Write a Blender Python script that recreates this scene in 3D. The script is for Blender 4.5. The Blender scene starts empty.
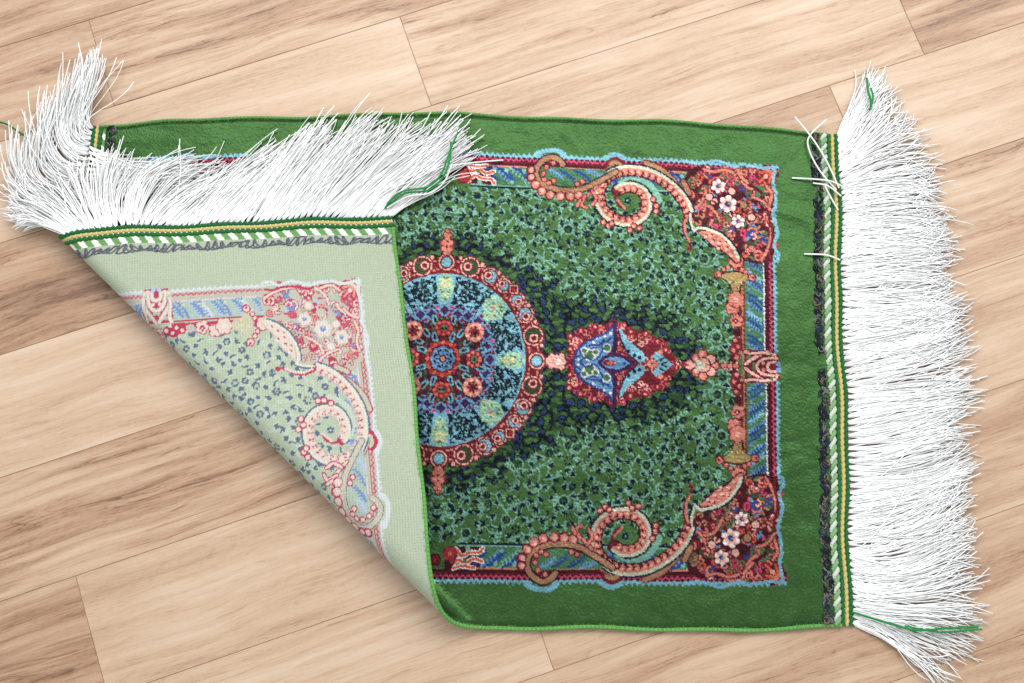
import math, random
import numpy as np

# ------------------------------------------------------------------ camera model (units: 1 unit = S metres on the floor)
S = 0.00055
FPX = 1422.0
TILT = math.radians(14)
DIST = FPX * S
CAM = np.array([0.0, -DIST * math.sin(TILT), DIST * math.cos(TILT)])
FWD = -CAM / DIST
RIGHT = np.array([1.0, 0, 0])
UP = np.cross(RIGHT, FWD)


def floor_pt(x, y, z=0.0):
    """where the sight line through a measured photo position meets the level z (all in units)"""
    d = FWD + ((x - 512) / FPX) * RIGHT - ((y - 341.5) / FPX) * UP
    t = (z * S - CAM[2]) / d[2]
    return (CAM + d * t) / S


RC = floor_pt(443, 360)                       # middle of the rug's medallion
RA = floor_pt(760, 368) - RC
RA /= np.linalg.norm(RA)                      # along the rug
RB = np.array([RA[1], -RA[0], 0.0])           # across the rug


def bulge(a):
    return 1 + .04 * (1 - (np.asarray(a) / 398.0) ** 2)          # the weave is a little wider half-way along


def to_ab(x, y):
    q = floor_pt(x, y) - RC
    a = float(q @ RA)
    return a, float(q @ RB) / float(bulge(a))


def Q(*pts):
    return [to_ab(x, y) for x, y in pts]


# ------------------------------------------------------------------ palette: dyed silk on the pile side, and the paler look of the weave side
PAL = {  # name: (front sRGB, back sRGB)
    'field': ((64, 96, 54), (186, 198, 172)),
    'margin': ((60, 96, 50), (184, 196, 170)),
    'teal': ((108, 152, 134), (198, 210, 190)),
    'navy': ((18, 26, 42), (98, 112, 136)),
    'deep': ((32, 52, 84), (130, 146, 164)),
    'maroon': ((98, 28, 38), (186, 62, 90)),
    'wine': ((62, 16, 28), (196, 190, 174)),
    'salmon': ((184, 112, 98), (230, 208, 196)),
    'pink': ((206, 154, 142), (234, 216, 208)),
    'tan': ((146, 110, 82), (200, 196, 174)),
    'gold': ((142, 124, 78), (204, 200, 168)),
    'sky': ((108, 156, 172), (214, 220, 222)),
    'blue': ((34, 62, 120), (120, 148, 200)),
    'pale_blue': ((92, 130, 168), (180, 198, 222)),
    'white': ((214, 204, 202), (222, 212, 206)),
    'cream': ((176, 178, 158), (226, 222, 204)),
    'purple': ((52, 28, 64), (128, 112, 148)),
    'mint': ((140, 174, 142), (204, 214, 184)),
    'leaf': ((66, 106, 72), (178, 194, 176)),
    'red': ((150, 48, 52), (204, 110, 120)),
    'orange': ((182, 84, 60), (220, 158, 140)),
    'straw': ((190, 180, 134), (226, 218, 176)),
    'shade_green': ((40, 64, 40), (186, 202, 172)),
    'rose': ((176, 62, 92), (202, 96, 118)),
    'black': ((12, 14, 20), (116, 126, 142)),
}
PNAMES = list(PAL)
PI_ = {n: i for i, n in enumerate(PNAMES)}


ALB = 0.60          # the colours below are listed as they look in the bright room; this brings them down to reflectances


def lin(c, k=ALB):
    c = np.asarray(c, float) / 255.0
    return k * np.where(c <= 0.04045, c / 12.92, ((c + 0.055) / 1.055) ** 2.4)


FRONT = np.array([lin(PAL[n][0]) for n in PNAMES])
BACK = np.array([lin(PAL[n][1]) for n in PNAMES])

# ------------------------------------------------------------------ the design: one quadrant knotted on a fine grid, mirrored over the rug
RES = 3
CW, CH = 408 * RES, 272 * RES
CV = np.full((CH, CW), PI_['margin'], np.uint8)
RND = random.Random(7)
_disc = {}


def disc_mask(r):
    k = max(1, int(round(r * 10)))
    if k not in _disc:
        rr = k / 10
        n = int(math.ceil(rr))
        g = np.arange(-n, n + 1)
        _disc[k] = (n, (g[:, None] ** 2 + g[None] ** 2) <= rr * rr + .3)
    return _disc[k]


def disc(a, b, r, col):
    n, m = disc_mask(r * RES)
    x, y = int(round(a * RES)), int(round(b * RES))
    x0, y0, x1, y1 = x - n, y - n, x + n + 1, y + n + 1
    if x1 <= 0 or y1 <= 0 or x0 >= CW or y0 >= CH:
        return
    cx0, cy0, cx1, cy1 = max(x0, 0), max(y0, 0), min(x1, CW), min(y1, CH)
    sub = CV[cy0:cy1, cx0:cx1]
    sub[m[cy0 - y0:cy1 - y0, cx0 - x0:cx1 - x0]] = PI_[col]


def smooth(pts, closed=False, step=0.34):
    p = np.asarray(pts, float)
    if len(p) < 2:
        return p
    if closed:
        q = np.vstack([p[-1], p, p[0], p[1]])
    else:
        q = np.vstack([2 * p[0] - p[1], p, 2 * p[-1] - p[-2]])
    out = []
    for i in range(1, len(q) - 2):
        n = max(2, int(np.linalg.norm(q[i + 1] - q[i]) / step))
        t = np.linspace(0, 1, n, endpoint=False)[:, None]
        out.append(.5 * ((2 * q[i]) + (-q[i - 1] + q[i + 1]) * t + (2 * q[i - 1] - 5 * q[i] + 4 * q[i + 1] - q[i + 2]) * t ** 2
                         + (-q[i - 1] + 3 * q[i] - 3 * q[i + 1] + q[i + 2]) * t ** 3))
    out.append(q[-2][None])
    return np.vstack(out)


def stroke(pts, w, col, closed=False, w1=None):
    p = smooth(pts, closed)
    n = len(p)
    for i, (a, b) in enumerate(p):
        ww = w if w1 is None else w + (w1 - w) * i / max(1, n - 1)
        disc(a, b, ww / 2, col)
    return p


def poly(pts, col, sm=False):
    p = np.asarray(smooth(pts, True, 1.0) if sm else pts, float) * RES
    x0, y0 = np.floor(p.min(0)).astype(int)
    x1, y1 = np.ceil(p.max(0)).astype(int) + 1
    x0, y0, x1, y1 = max(x0, 0), max(y0, 0), min(x1, CW), min(y1, CH)
    if x1 <= x0 or y1 <= y0:
        return None
    X, Y = np.meshgrid(np.arange(x0, x1), np.arange(y0, y1))
    ins = np.zeros(X.shape, bool)
    for (ax_, ay_), (bx_, by_) in zip(p, np.roll(p, -1, 0)):
        if ay_ == by_:
            continue
        c = ((ay_ > Y) != (by_ > Y)) & (X < (bx_ - ax_) * (Y - ay_) / (by_ - ay_) + ax_)
        ins ^= c
    CV[y0:y1, x0:x1][ins] = PI_[col]
    return (x0, y0, x1, y1, ins)


def rect(a0, b0, a1, b1, col):
    CV[max(0, int(round(b0 * RES))):int(round(b1 * RES)), max(0, int(round(a0 * RES))):int(round(a1 * RES))] = PI_[col]


def flower(a, b, r, n, petal, heart, edge=None, rot=0.0, pr=0.42):
    if edge:
        for k in range(n):
            t = rot + 2 * math.pi * k / n
            disc(a + math.cos(t) * r * .62, b + math.sin(t) * r * .62, r * pr + .9, edge)
    for k in range(n):
        t = rot + 2 * math.pi * k / n
        disc(a + math.cos(t) * r * .62, b + math.sin(t) * r * .62, r * pr, petal)
    disc(a, b, r * .3, heart)


def curl(a, b, r, t0, turn, w, col, edge=None, hand=1):
    """a little hooked tendril"""
    pts = []
    for k in range(9):
        u = k / 8
        rr = r * (1 - .62 * u)
        t = t0 + hand * turn * u
        pts.append((a + math.cos(t) * rr, b + math.sin(t) * rr))
    if edge:
        stroke(pts, w + 1.6, edge)
    stroke(pts, w, col)


def region(pts, sm=False):
    """a mask of a polygon (nothing painted)"""
    keep = CV.copy()
    CV[:] = 0
    poly(pts, 'black', sm)
    m = CV == PI_['black']
    CV[:] = keep
    return m


# --- the field with its fine vines
rect(0, 0, 300, 178, 'field')
field_mask = np.zeros((CH, CW), bool)
field_mask[0:178 * RES, 0:300 * RES] = True
INNER = Q((425, 498), (445, 492), (470, 483), (498, 474), (520, 456), (545, 444), (572, 430), (600, 428), (640, 424), (668, 415),
          (690, 402), (704, 386), (694, 374), (692, 366)) + [(255, -6), (-6, -6), (-6, 130)]
inner = region(INNER)
_yy, _xx = np.mgrid[0:CH, 0:CW] / RES
for k_, (a, b) in enumerate(smooth(INNER[:14], False, 6.0)):           # lobed, leafy edge
    r_ = RND.uniform(3.0, 6.5)
    a, b = a + RND.uniform(-3, 3), b + RND.uniform(-3, 3)
    inner = np.where((_xx - a) ** 2 + (_yy - b) ** 2 < r_ * r_, k_ % 2 == 0, inner)
pts = []
tries = 0
while tries < 16000:
    tries += 1
    a, b = RND.uniform(0, 298), RND.uniform(0, 178)
    if inner[min(CH - 1, int(b * RES)), min(CW - 1, int(a * RES))]:
        continue
    if all((a - p[0]) ** 2 + (b - p[1]) ** 2 > (6.6 + 1.8 * p[2]) ** 2 for p in pts):
        pts.append((a, b, RND.random()))
# teal vines first
for a, b, u in pts:
    near = sorted(pts, key=lambda q: (q[0] - a) ** 2 + (q[1] - b) ** 2)[1:5]
    for q in RND.sample(near, RND.choice((1, 2))):
        mx, my = (a + q[0]) / 2 + RND.uniform(-4, 4), (b + q[1]) / 2 + RND.uniform(-4, 4)
        stroke([(a, b), (mx, my), (q[0], q[1])], .9, 'teal', w1=1.35)
        if RND.random() < .95:
            t = RND.uniform(0, 6.28)
            stroke([(mx, my), (mx + 2.4 * math.cos(t), my + 2.4 * math.sin(t)), (mx + 4.6 * math.cos(t + .7), my + 4.6 * math.sin(t + .7))], 1.2, 'teal')
    if RND.random() < .5:
        t = RND.uniform(0, 6.28)
        stroke([(a + 5 * math.cos(t), b + 5 * math.sin(t)), (a + 8 * math.cos(t + .5), b + 8 * math.sin(t + .5)), (a + 9 * math.cos(t + 1.1), b + 9 * math.sin(t + 1.1))], 1.2, 'shade_green')
for a, b, u in pts:
    k = RND.random()
    if RND.random() < .15:
        continue
    if k < .17:      # open rosette
        n = 6
        R0 = RND.uniform(3.3, 4.5)
        disc(a, b, R0 + 1.7, 'teal') if RND.random() < .35 else None
        disc(a, b, R0 + .7, 'field')
        r0 = RND.uniform(0, 6)
        for j in range(n):
            t = r0 + j * 6.283 / n
            disc(a + R0 * .72 * math.cos(t), b + R0 * .72 * math.sin(t), RND.uniform(.9, 1.7), 'navy')
        disc(a, b, 1.0, RND.choice(['shade_green', 'navy', 'field']))
        for j in range(3):
            t = RND.uniform(0, 6.28)
            disc(a + (R0 + 1.6) * math.cos(t), b + (R0 + 1.6) * math.sin(t), .9, 'teal')
    elif k < .86:     # pointed bud of two or three leaves
        t = RND.uniform(0, 6.28)
        for j in range(RND.choice([2, 3, 3])):
            tt = t + (j - 1) * RND.uniform(.8, 1.3)
            L = RND.uniform(3.2, 5.2)
            e = (a + L * math.cos(tt), b + L * math.sin(tt))
            stroke([(a, b), ((a + e[0]) / 2 + .5, (b + e[1]) / 2 - .5), e], 4.6, 'teal', w1=2.0) if j == 0 else None
        for j in range(RND.choice([2, 3, 3])):
            tt = t + (j - 1) * RND.uniform(.8, 1.3)
            L = RND.uniform(2.4, 4.6)
            stroke([(a, b), (a + L * .5 * math.cos(tt + .3), b + L * .5 * math.sin(tt + .3)), (a + L * math.cos(tt), b + L * math.sin(tt))], 3.0, 'navy', w1=1.1)
    else:
        t = RND.uniform(0, 6.28)
        stroke([(a - 3 * math.cos(t), b - 3 * math.sin(t)), (a + .8 * math.sin(t), b - .8 * math.cos(t)), (a + 3 * math.cos(t), b + 3 * math.sin(t))], 2.2, 'navy', w1=1)
keep = CV.copy()
# --- the darker inner field
CV[inner] = PI_['shade_green']
ip = []
tries = 0
while tries < 5000:
    tries += 1
    a, b = RND.uniform(0, 265), RND.uniform(0, 135)
    if not inner[min(CH - 1, int(b * RES)), min(CW - 1, int(a * RES))]:
        continue
    if all((a - p[0]) ** 2 + (b - p[1]) ** 2 > 7.8 ** 2 for p in ip):
        ip.append((a, b))
for a, b in ip:
    for q in sorted(ip, key=lambda q: (q[0] - a) ** 2 + (q[1] - b) ** 2)[1:4]:
        mx, my = (a + q[0]) / 2 + RND.uniform(-3.5, 3.5), (b + q[1]) / 2 + RND.uniform(-3.5, 3.5)
        stroke([(a, b), (mx, my), q], RND.uniform(1.3, 2.8), 'black')
    for j in range(3):
        t = RND.uniform(0, 6.28)
        poly([(a + 6 * math.cos(t) + 2.6 * math.cos(s), b + 6 * math.sin(t) + 2.0 * math.sin(s)) for s in np.linspace(0, 6, 8)], 'field')
for a, b in ip:
    t = RND.uniform(0, 6.28)
    if RND.random() < .72:
        sc = RND.uniform(.8, 1.3)
        for s_, c_ in ((1.25, 'black'), (.78, 'deep')):
            for j in (-1, 0, 1):
                tt = t + j * .9
                disc(a + 2.3 * sc * math.cos(tt), b + 2.3 * sc * math.sin(tt), 2.5 * s_ * sc * (1 if j == 0 else .8), c_)
        disc(a + 2.6 * math.cos(t), b + 2.6 * math.sin(t), .8, 'shade_green' if RND.random() < .5 else 'navy')
    else:
        for j in range(4):
            tt = t + j * 1.57
            stroke([(a, b), (a + 3.6 * math.cos(tt + .3), b + 3.6 * math.sin(tt + .3))], 2.4, 'navy', w1=1.0)
CV[~inner] = keep[~inner]

# --- frame: guard stripes and the blue foliage band
def frame_zig(horizontal):
    """outer sky-blue picot, rose zigzag, dark line, pale line"""
    n = 405 if horizontal else 272
    for i in range(n * 2):
        u = i / 2
        ph = (u / 5.4) % 1
        tri = abs(ph - .5) * 2
        if horizontal:
            if u > 337:
                break
            rect(u, 200, u + .5, 209.0 + 3.0 * tri, 'sky')
            rect(u, 198.2, u + .5, 206.6 + 1.4 * tri, 'wine')
            if 22 < u:
                pass
            z = 203.6 + 2.4 * (1 - tri)
            rect(u, z - 1.2, u + .5, z + .8, 'rose')
            rect(u, 201.4, u + .5, 202.2, 'maroon')
        else:
            if u > 210:
                break
            rect(323, u, 331.2 + 3.0 * tri, u + .5, 'sky')
            rect(321, u, 329 + 1.4 * tri, u + .5, 'wine')
            z = 326.2 + 2.2 * (1 - tri)
            rect(z - 1.2, u, z + .8, u + .5, 'rose')


rect(0, 174, 323, 200, 'field')
frame_zig(True)
frame_zig(False)
rect(22, 196.4, 323, 198, 'salmon')
rect(22, 174, 301, 176, 'navy')
rect(22, 176, 301, 177.4, 'teal')
rect(22, 177.4, 323, 196.4, 'leaf')
rect(301, 0, 320, 196.4, 'leaf')
rect(319.6, 0, 321, 200, 'white')
rect(299.2, 0, 301, 180, 'maroon')
rect(297.6, 0, 299.2, 180, 'tan')


def sprig(a, b, t, L, col):
    e = (a + L * math.cos(t), b + L * math.sin(t))
    m = (a + L * .5 * math.cos(t + .22), b + L * .5 * math.sin(t + .22))
    stroke([(a, b), m, e], 2.2, col, w1=1.1)
    for k in range(1, 6):
        u = k / 6
        x, y = a + L * u * math.cos(t + .1), b + L * u * math.sin(t + .1)
        for sd in (-1, 1):
            tt = t + sd * 1.0
            l = 3.6 * (1 - .35 * u)
            stroke([(x, y), (x + l * math.cos(tt), y + l * math.sin(tt))], 1.7, col, w1=.8)


for i in range(15):
    a = 26 + i * 18
    sprig(a, 196, -.78, 24, 'pale_blue' if i % 2 else 'teal')
    sprig(a + 2.5, 196.5, -.74, 24, 'blue')
    sprig(a + 10, 194, -.85, 20, 'blue')
    disc(a + 14, 193.5, 2.2, 'teal')
    disc(a + 2, 181, 2.0, 'teal')
    disc(a + 15, 191, 1.0, 'sky')
for i in range(8):
    b = 20 + i * 21
    sprig(302.5, b + 3, -.75 + .12, 21, 'pale_blue')
    sprig(302.5, b + 12, -.75 + .1, 22, 'blue')
    sprig(304, b + 6, -.75, 19, 'blue')
    sprig(302.5, b + 14.5, -.72, 20, 'sky') if i % 2 else None
    disc(316, b - 1 + 8, 1.7, 'teal')
    disc(305, b - 5, 1.4, 'pale_blue')

# --- left end of the band: the flame coloured cartouche
poly(Q((449, 546), (482, 547), (480, 568), (451, 569)), 'wine')
for s in ([(451, 566), (458, 560), (466, 563), (474, 559), (482, 562)], [(456, 549), (462, 556), (470, 553), (479, 553), (483, 549)], [(453, 568), (462, 566), (474, 568)]):
    stroke(Q(*s), 4.4, 'white')
    stroke(Q(*s), 2.6, 'orange')
disc(*to_ab(468, 549), 2.4, 'teal')
disc(*to_ab(465, 561), 2.0, 'leaf')
disc(*to_ab(475, 565), 1.8, 'blue')
poly(Q((446, 546), (453, 546), (457, 557), (449, 574), (444, 566)), 'wine')
disc(*to_ab(450, 553), 2.2, 'maroon')
disc(*to_ab(452, 561), 2.0, 'red')
flower(14, 184, 6, 6, 'red', 'salmon', 'maroon')
flower(0, 190, 5, 6, 'maroon', 'red', 'wine')

# --- chain along the inner right edge
for y0, y1 in ((384, 476),):
    stroke(Q((741, y0), (741, y1)), 3.2, 'maroon')
for (x, y, r, c) in ((735, 377, 5, 'maroon'), (735, 384, 6.5, 'maroon'), (736, 392, 5, 'maroon'), (737, 401, 4, 'wine')):
    disc(*to_ab(x, y), r, c)
for (x, y, r) in ((736, 376, 2.2), (733, 383, 1.8), (738, 387, 1.7), (735, 393, 1.8), (740, 381, 1.5)):
    disc(*to_ab(x, y), r, 'salmon')
flower(*to_ab(737, 413), 6.5, 5, 'salmon', 'maroon', 'maroon', .4)
flower(*to_ab(736, 413), 3.0, 4, 'maroon', 'pink')
flower(*to_ab(733, 426), 6.5, 5, 'salmon', 'salmon', 'maroon', .2)
flower(*to_ab(737, 435), 8.0, 6, 'salmon', 'pink', 'maroon', .5)
for d in (1.6, 0):
    poly(Q((733.5 - d, 444), (740 + d, 444), (742 + d, 452), (752 + d, 459), (746, 462 + d), (737, 464 + d), (726, 462 + d), (721 - d, 459), (731 - d, 452)), 'wine' if d else 'gold', True)
for _ in range(26):
    x, y = RND.uniform(731, 744), RND.uniform(446, 462)
    disc(*to_ab(x, y), .8, RND.choice(['straw', 'tan', 'shade_green', 'salmon']))
for (x, y, h) in ((719, 461, -1), (754, 459, 1)):
    a, b = to_ab(x, y)
    disc(a, b, 4.4, 'maroon')
    disc(a, b, 3.1, 'salmon')
    disc(a + h, b - .3, 1.2, 'maroon')
for x, y in ((725, 466), (730, 469), (737, 469), (744, 467), (748, 465)):
    disc(*to_ab(x, y), 2.9, 'maroon')
    disc(*to_ab(x, y), 1.9, 'salmon')
flower(*to_ab(738, 476), 7.0, 6, 'salmon', 'gold', 'maroon', .3)

# --- mid-side ornament and the small flowers on the axis
poly([(300, 0), (300, 17), (322, 16), (334, 12), (334, 0)], 'maroon')
for s in ([(300, 2), (307, 7), (315, 12), (323, 15)], [(300, 15), (306, 13), (318, 14), (330, 12)], [(311, 0), (314, 5), (320, 8), (328, 9)], [(322, 0), (324, 4), (330, 5)]):
    stroke(s, 4.4, 'wine')
    stroke(s, 2.6, 'pink')
disc(309, 2, 2, 'leaf')
disc(318, 3.5, 2, 'salmon')
disc(304, 9, 2, 'leaf')
disc(326, 12, 1.6, 'leaf')
disc(331, 8.5, 1.8, 'pink')
disc(333, 3, 2.4, 'pale_blue')
for a, b, r in ((246, 0, 5.2), (270, 0, 4.2), (252, 6.5, 4.4), (266, 6, 4.6), (258, 11, 4.2), (259, 1, 6)):
    disc(a, b, r + 1.1, 'maroon')
    disc(a, b, r - .3, 'salmon' if r < 4.5 else 'pink')
    disc(a - .8, b - .6, r * .45, 'cream' if r > 5.5 else 'pink')
disc(254, 2.5, 3.0, 'cream')
disc(262, 0, 2.2, 'salmon')
disc(257, 6, 1.6, 'salmon')
for a, r in ((279, 2.8), (285, 2.4), (291, 2.8)):
    disc(a, 0, r + 1.2, 'maroon')
    disc(a, 0, r, 'salmon')
    disc(a + 1, 3.2, 1.9, 'maroon')
    disc(a + 1, 3.2, 1.1, 'pink')

# --- corner spray of flowers
CORN = Q((689, 527), (697, 514), (714, 510), (729, 502), (741, 487), (746, 477), (760, 474), (776, 478), (779, 492), (779, 530), (780, 574), (776, 577), (700, 579), (688, 572), (684, 558))
poly(Q((688, 520), (700, 511), (716, 509), (731, 501), (742, 486), (750, 492), (738, 507), (722, 520), (708, 528), (694, 530)), 'tan')
corn = region(CORN)
poly(CORN, 'wine')
crn = [to_ab(x, y) for x, y in ((705, 538), (712, 527), (706, 551), (756, 507), (763, 525), (757, 550), (742, 560), (733, 571), (708, 571), (752, 493), (771, 500), (772, 519), (772, 541), (752, 532), (765, 563), (748, 572), (716, 515), (731, 512), (694, 545), (695, 560), (762, 485), (773, 557))]
for _ in range(90):
    x, y = RND.uniform(690, 779), RND.uniform(480, 578)
    a, b = to_ab(x, y)
    if corn[min(CH - 1, int(b * RES)), min(CW - 1, int(a * RES))]:
        t = RND.uniform(0, 6.28)
        L_ = RND.uniform(1.5, 4)
        stroke([(a - L_ * math.cos(t), b - L_ * math.sin(t)), (a + .6 * math.sin(t), b), (a + L_ * math.cos(t), b + L_ * math.sin(t))], RND.uniform(2.6, 4.4), RND.choice(['leaf', 'shade_green', 'blue', 'tan', 'leaf', 'pale_blue', 'field', 'rose']), w1=1.4)
for i, (a, b) in enumerate(crn):
    c = ('leaf', 'maroon', 'shade_green', 'blue', 'maroon', 'leaf', 'maroon')[i % 7]
    poly([(a + RND.uniform(5, 8) * math.cos(t), b + RND.uniform(4, 6) * math.sin(t)) for t in np.linspace(0, 5.6, 8)], c, True)
sprig(*to_ab(752, 520), -1.0, 20, 'pale_blue')
sprig(*to_ab(756, 512), -.9, 18, 'blue')
sprig(*to_ab(742, 560), -.8, 20, 'blue')
sprig(*to_ab(748, 545), -.8, 18, 'pale_blue')
sprig(*to_ab(703, 573), -.6, 18, 'blue')
for i, (a, b) in enumerate(crn):
    curl(a + RND.uniform(-2, 2), b + RND.uniform(-2, 2), RND.uniform(4, 6), RND.uniform(0, 6.28), 4.6, 1.9, RND.choice(['salmon', 'pink', 'salmon', 'tan']), 'maroon', RND.choice((-1, 1)))
for _ in range(110):
    x, y = RND.uniform(690, 779), RND.uniform(480, 578)
    a, b = to_ab(x, y)
    if corn[min(CH - 1, int(b * RES)), min(CW - 1, int(a * RES))]:
        curl(a, b, RND.uniform(2.6, 4.2), RND.uniform(0, 6.28), 4.2, 1.6, RND.choice(['salmon', 'pink', 'salmon', 'orange', 'rose', 'tan', 'leaf']), 'maroon', RND.choice((-1, 1)))
for s in ([(690, 529), (698, 533), (704, 541), (708, 552)], [(704, 536), (712, 534), (718, 527), (722, 519)], [(746, 565), (752, 558), (757, 556)], [(764, 478), (770, 488), (774, 500), (775, 515), (771, 526)],
          [(756, 547), (764, 545), (770, 540), (775, 533)], [(774, 540), (777, 552), (772, 560)], [(706, 576), (716, 574), (728, 577), (738, 574)], [(742, 578), (745, 570), (752, 563)]):
    stroke(Q(*s), 4.2, 'maroon')
    stroke(Q(*s), 2.5, 'salmon')
for x, y, r in ((730.5, 538.5, 9.6), (741, 519.5, 7.2), (721, 558, 7.8)):
    a, b = to_ab(x, y)
    flower(a, b, r, 6, 'pink', 'blue', 'wine', .4, .33)
    for k in range(6):
        disc(a + r * .72 * math.cos(.4 + k * 1.047), b + r * .72 * math.sin(.4 + k * 1.047), r * .24, 'white')
    disc(a + 1.5, b, 1.3, 'gold')
for x, y in ((747, 538), (711, 545), (755, 525), (735, 553)):
    a, b = to_ab(x, y)
    disc(a, b, 4.8, 'wine')
    disc(a, b, 3.6, RND.choice(['tan', 'pink']))
# corner palmette
ca, cb = to_ab(779, 579)
for t, L in ((-2.36, 20), (-1.85, 15), (-2.87, 15), (-1.45, 11), (-3.25, 11)):
    e = (ca + L * math.cos(t), cb + L * math.sin(t))
    stroke([(ca - 2, cb - 2), ((ca + e[0]) / 2, (cb + e[1]) / 2), e], 5.4, 'maroon')
for t, L in ((-2.36, 19), (-1.85, 14), (-2.87, 14), (-1.45, 10), (-3.25, 10)):
    e = (ca + L * math.cos(t), cb + L * math.sin(t))
    stroke([(ca - 2, cb - 2), ((ca + e[0]) / 2, (cb + e[1]) / 2), e], 3.4, 'orange' if L > 12 else 'salmon', w1=2)
disc(ca - 7, cb - 7, 2.2, 'pink')
# scalloped sky outline of the corner
edge = [(x, y) for x, y in ((684, 584), (697, 582), (708, 584), (719, 587), (730, 584), (738, 581), (744, 583), (749, 585))]
stroke(Q(*edge), 2.8, 'sky')
stroke(Q((754, 583), (762, 582), (771, 581), (782, 582), (780, 571), (779, 562), (782, 553)), 2.8, 'sky')
stroke(Q((781, 548), (780, 538), (777, 530), (780, 518), (782, 508), (779, 500), (778, 494), (782, 486), (781, 478)), 2.8, 'sky')
stroke(Q((774, 480), (773, 488), (776, 500), (776, 512), (773, 524), (775, 532)), 2.6, 'maroon')


# --- the great scroll, its crescent and the leaf loop
def ribbon(path, w, side, bump=True):
    p = smooth(path, False, .5)
    t = np.gradient(p, axis=0)
    t /= np.linalg.norm(t, axis=1)[:, None] + 1e-9
    nrm = np.stack([-t[:, 1], t[:, 0]], 1) * side
    for q in p:
        disc(q[0], q[1], w / 2 + 1.7, 'wine')
    for q in p + nrm * (w * .5 + .6):
        disc(q[0], q[1], 1.1, 'navy')
    for q in p:
        disc(q[0], q[1], w / 2 - .3, 'maroon')
    for q in p + nrm * (w * .13):
        disc(q[0], q[1], w * .14, 'salmon')
    for q in p + nrm * (w * .34):
        disc(q[0], q[1], w * .155, 'cream')
    if bump:
        L = np.concatenate([[0], np.cumsum(np.linalg.norm(np.diff(p, axis=0), axis=1))])
        s = 2.0
        while s < L[-1]:
            i = int(np.searchsorted(L, s))
            i = min(i, len(p) - 1)
            q = p[i] - nrm[i] * w * .26
            disc(q[0], q[1], w * .30, 'salmon')
            q = p[i] - nrm[i] * w * .16
            disc(q[0], q[1], w * .13, 'pink')
            q = p[min(i + int(w * .56), len(p) - 1)] - nrm[i] * w * .30
            disc(q[0], q[1], w * .10, 'wine')
            q = p[min(i + 2, len(p) - 1)] - nrm[i] * w * .36
            disc(q[0], q[1], w * .07, 'maroon')
            s += w * .74


# tan foliage behind the ribbon
for s in ([(686, 541), (674, 560), (660, 573), (644, 580)], [(612, 575), (602, 570), (592, 560)], [(690, 548), (684, 560)]):
    stroke(Q(*s), 7, 'maroon')
    stroke(Q(*s), 4.6, 'tan')
stroke(Q((618, 554), (632, 560), (646, 557), (654, 548), (659, 538)), 5.5, 'teal')
disc(*to_ab(625, 538), 11.5, 'field')
ribbon(Q((689.5, 527), (684, 540), (673, 553), (659, 563), (642, 570), (622, 571.5), (607, 566), (598, 556), (594.5, 543), (597, 530), (604, 520.5), (615, 514.5), (627, 513.5), (638, 518), (644.5, 527), (645.5, 538), (641, 547), (632, 552), (622, 552.5), (614, 548)), 10.0, -1)
stroke(Q((613, 546), (612, 538), (616, 531), (622, 528)), 2.4, 'maroon')
stroke(Q((614, 537), (618, 533), (622, 528)), 2.2, 'salmon')
flower(*to_ab(625, 537), 3.6, 5, 'navy', 'teal', 'leaf')
stroke(Q((615, 557), (628, 562), (640, 560), (651, 553)), 2.4, 'teal')
# bunches beside the scroll
for x, y in ((628, 504), (632, 509), (638, 507), (655, 526), (655, 532), (652, 539), (600, 512), (605, 508), (609, 511)):
    disc(*to_ab(x, y), 3.6, 'maroon')
    disc(*to_ab(x, y), 2.3, 'salmon')
    disc(*to_ab(x - .5, y - .5), 1.1, 'pink')
# crescent
for d, c in ((2.0, 'wine'), (0, 'salmon')):
    poly(Q((699 - d, 506 + d), (706, 500 - d), (714, 492 - d), (726, 486 - d), (738, 475 - d), (742 + d, 477), (737 + d, 491), (726, 501 + d), (713, 506 + d)), c, True)
for x, y in ((708, 502), (715, 497), (722, 496), (721, 490), (729, 490), (734, 484), (728, 496), (713, 503)):
    disc(*to_ab(x, y), 1.5, 'maroon')
    disc(*to_ab(x - 1.2, y - 1.5), 1.7, 'pink')
cr = Q((694, 506), (700, 510), (713, 508), (725, 502), (735, 491), (740.5, 479))
stroke([(a + 1.3, b + 1.4) for a, b in cr], 3.0, 'navy')
stroke(cr, 2.7, 'cream')
stroke(Q((690, 526), (690, 517), (693, 507)), 3.6, 'navy')
stroke(Q((691, 525), (691.5, 516), (694, 507)), 2.0, 'cream')
stroke(Q((688, 525), (684, 514), (685, 504), (690, 494), (691, 488)), 4.6, 'maroon', w1=2.4)
stroke(Q((688, 523), (685, 513), (686, 504), (690, 495)), 2.3, 'salmon')
disc(*to_ab(690, 487), 2.4, 'maroon')
# leaf loop
loop = Q((612, 569), (603, 563), (592, 556), (580, 549), (567, 545.5), (553, 545), (541, 548), (532, 553), (527, 561), (528, 570), (534, 578), (543, 582), (551, 579), (555, 574))
inside = Q((600, 562), (580, 550), (556, 546), (536, 552), (529, 563), (534, 571), (560, 570), (600, 570))
poly(inside, 'leaf', True)
sprig(*to_ab(540, 568), -.6, 18, 'pale_blue')
sprig(*to_ab(552, 568), -.7, 20, 'blue')
sprig(*to_ab(568, 568), -.6, 20, 'blue')
sprig(*to_ab(580, 569), -.4, 18, 'pale_blue')
stroke(loop, 8.0, 'wine')
stroke(loop, 6.4, 'navy')
stroke(loop, 5.0, 'tan')
for q in smooth(loop)[::14]:
    disc(q[0] - .8, q[1] - .8, .8, 'salmon')
for x, y in ((573, 539), (564, 537), (554, 537), (543, 538), (534, 542), (527, 549), (522, 557), (521.5, 565)):
    disc(*to_ab(x, y + .8), 5.2, 'maroon')
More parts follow.
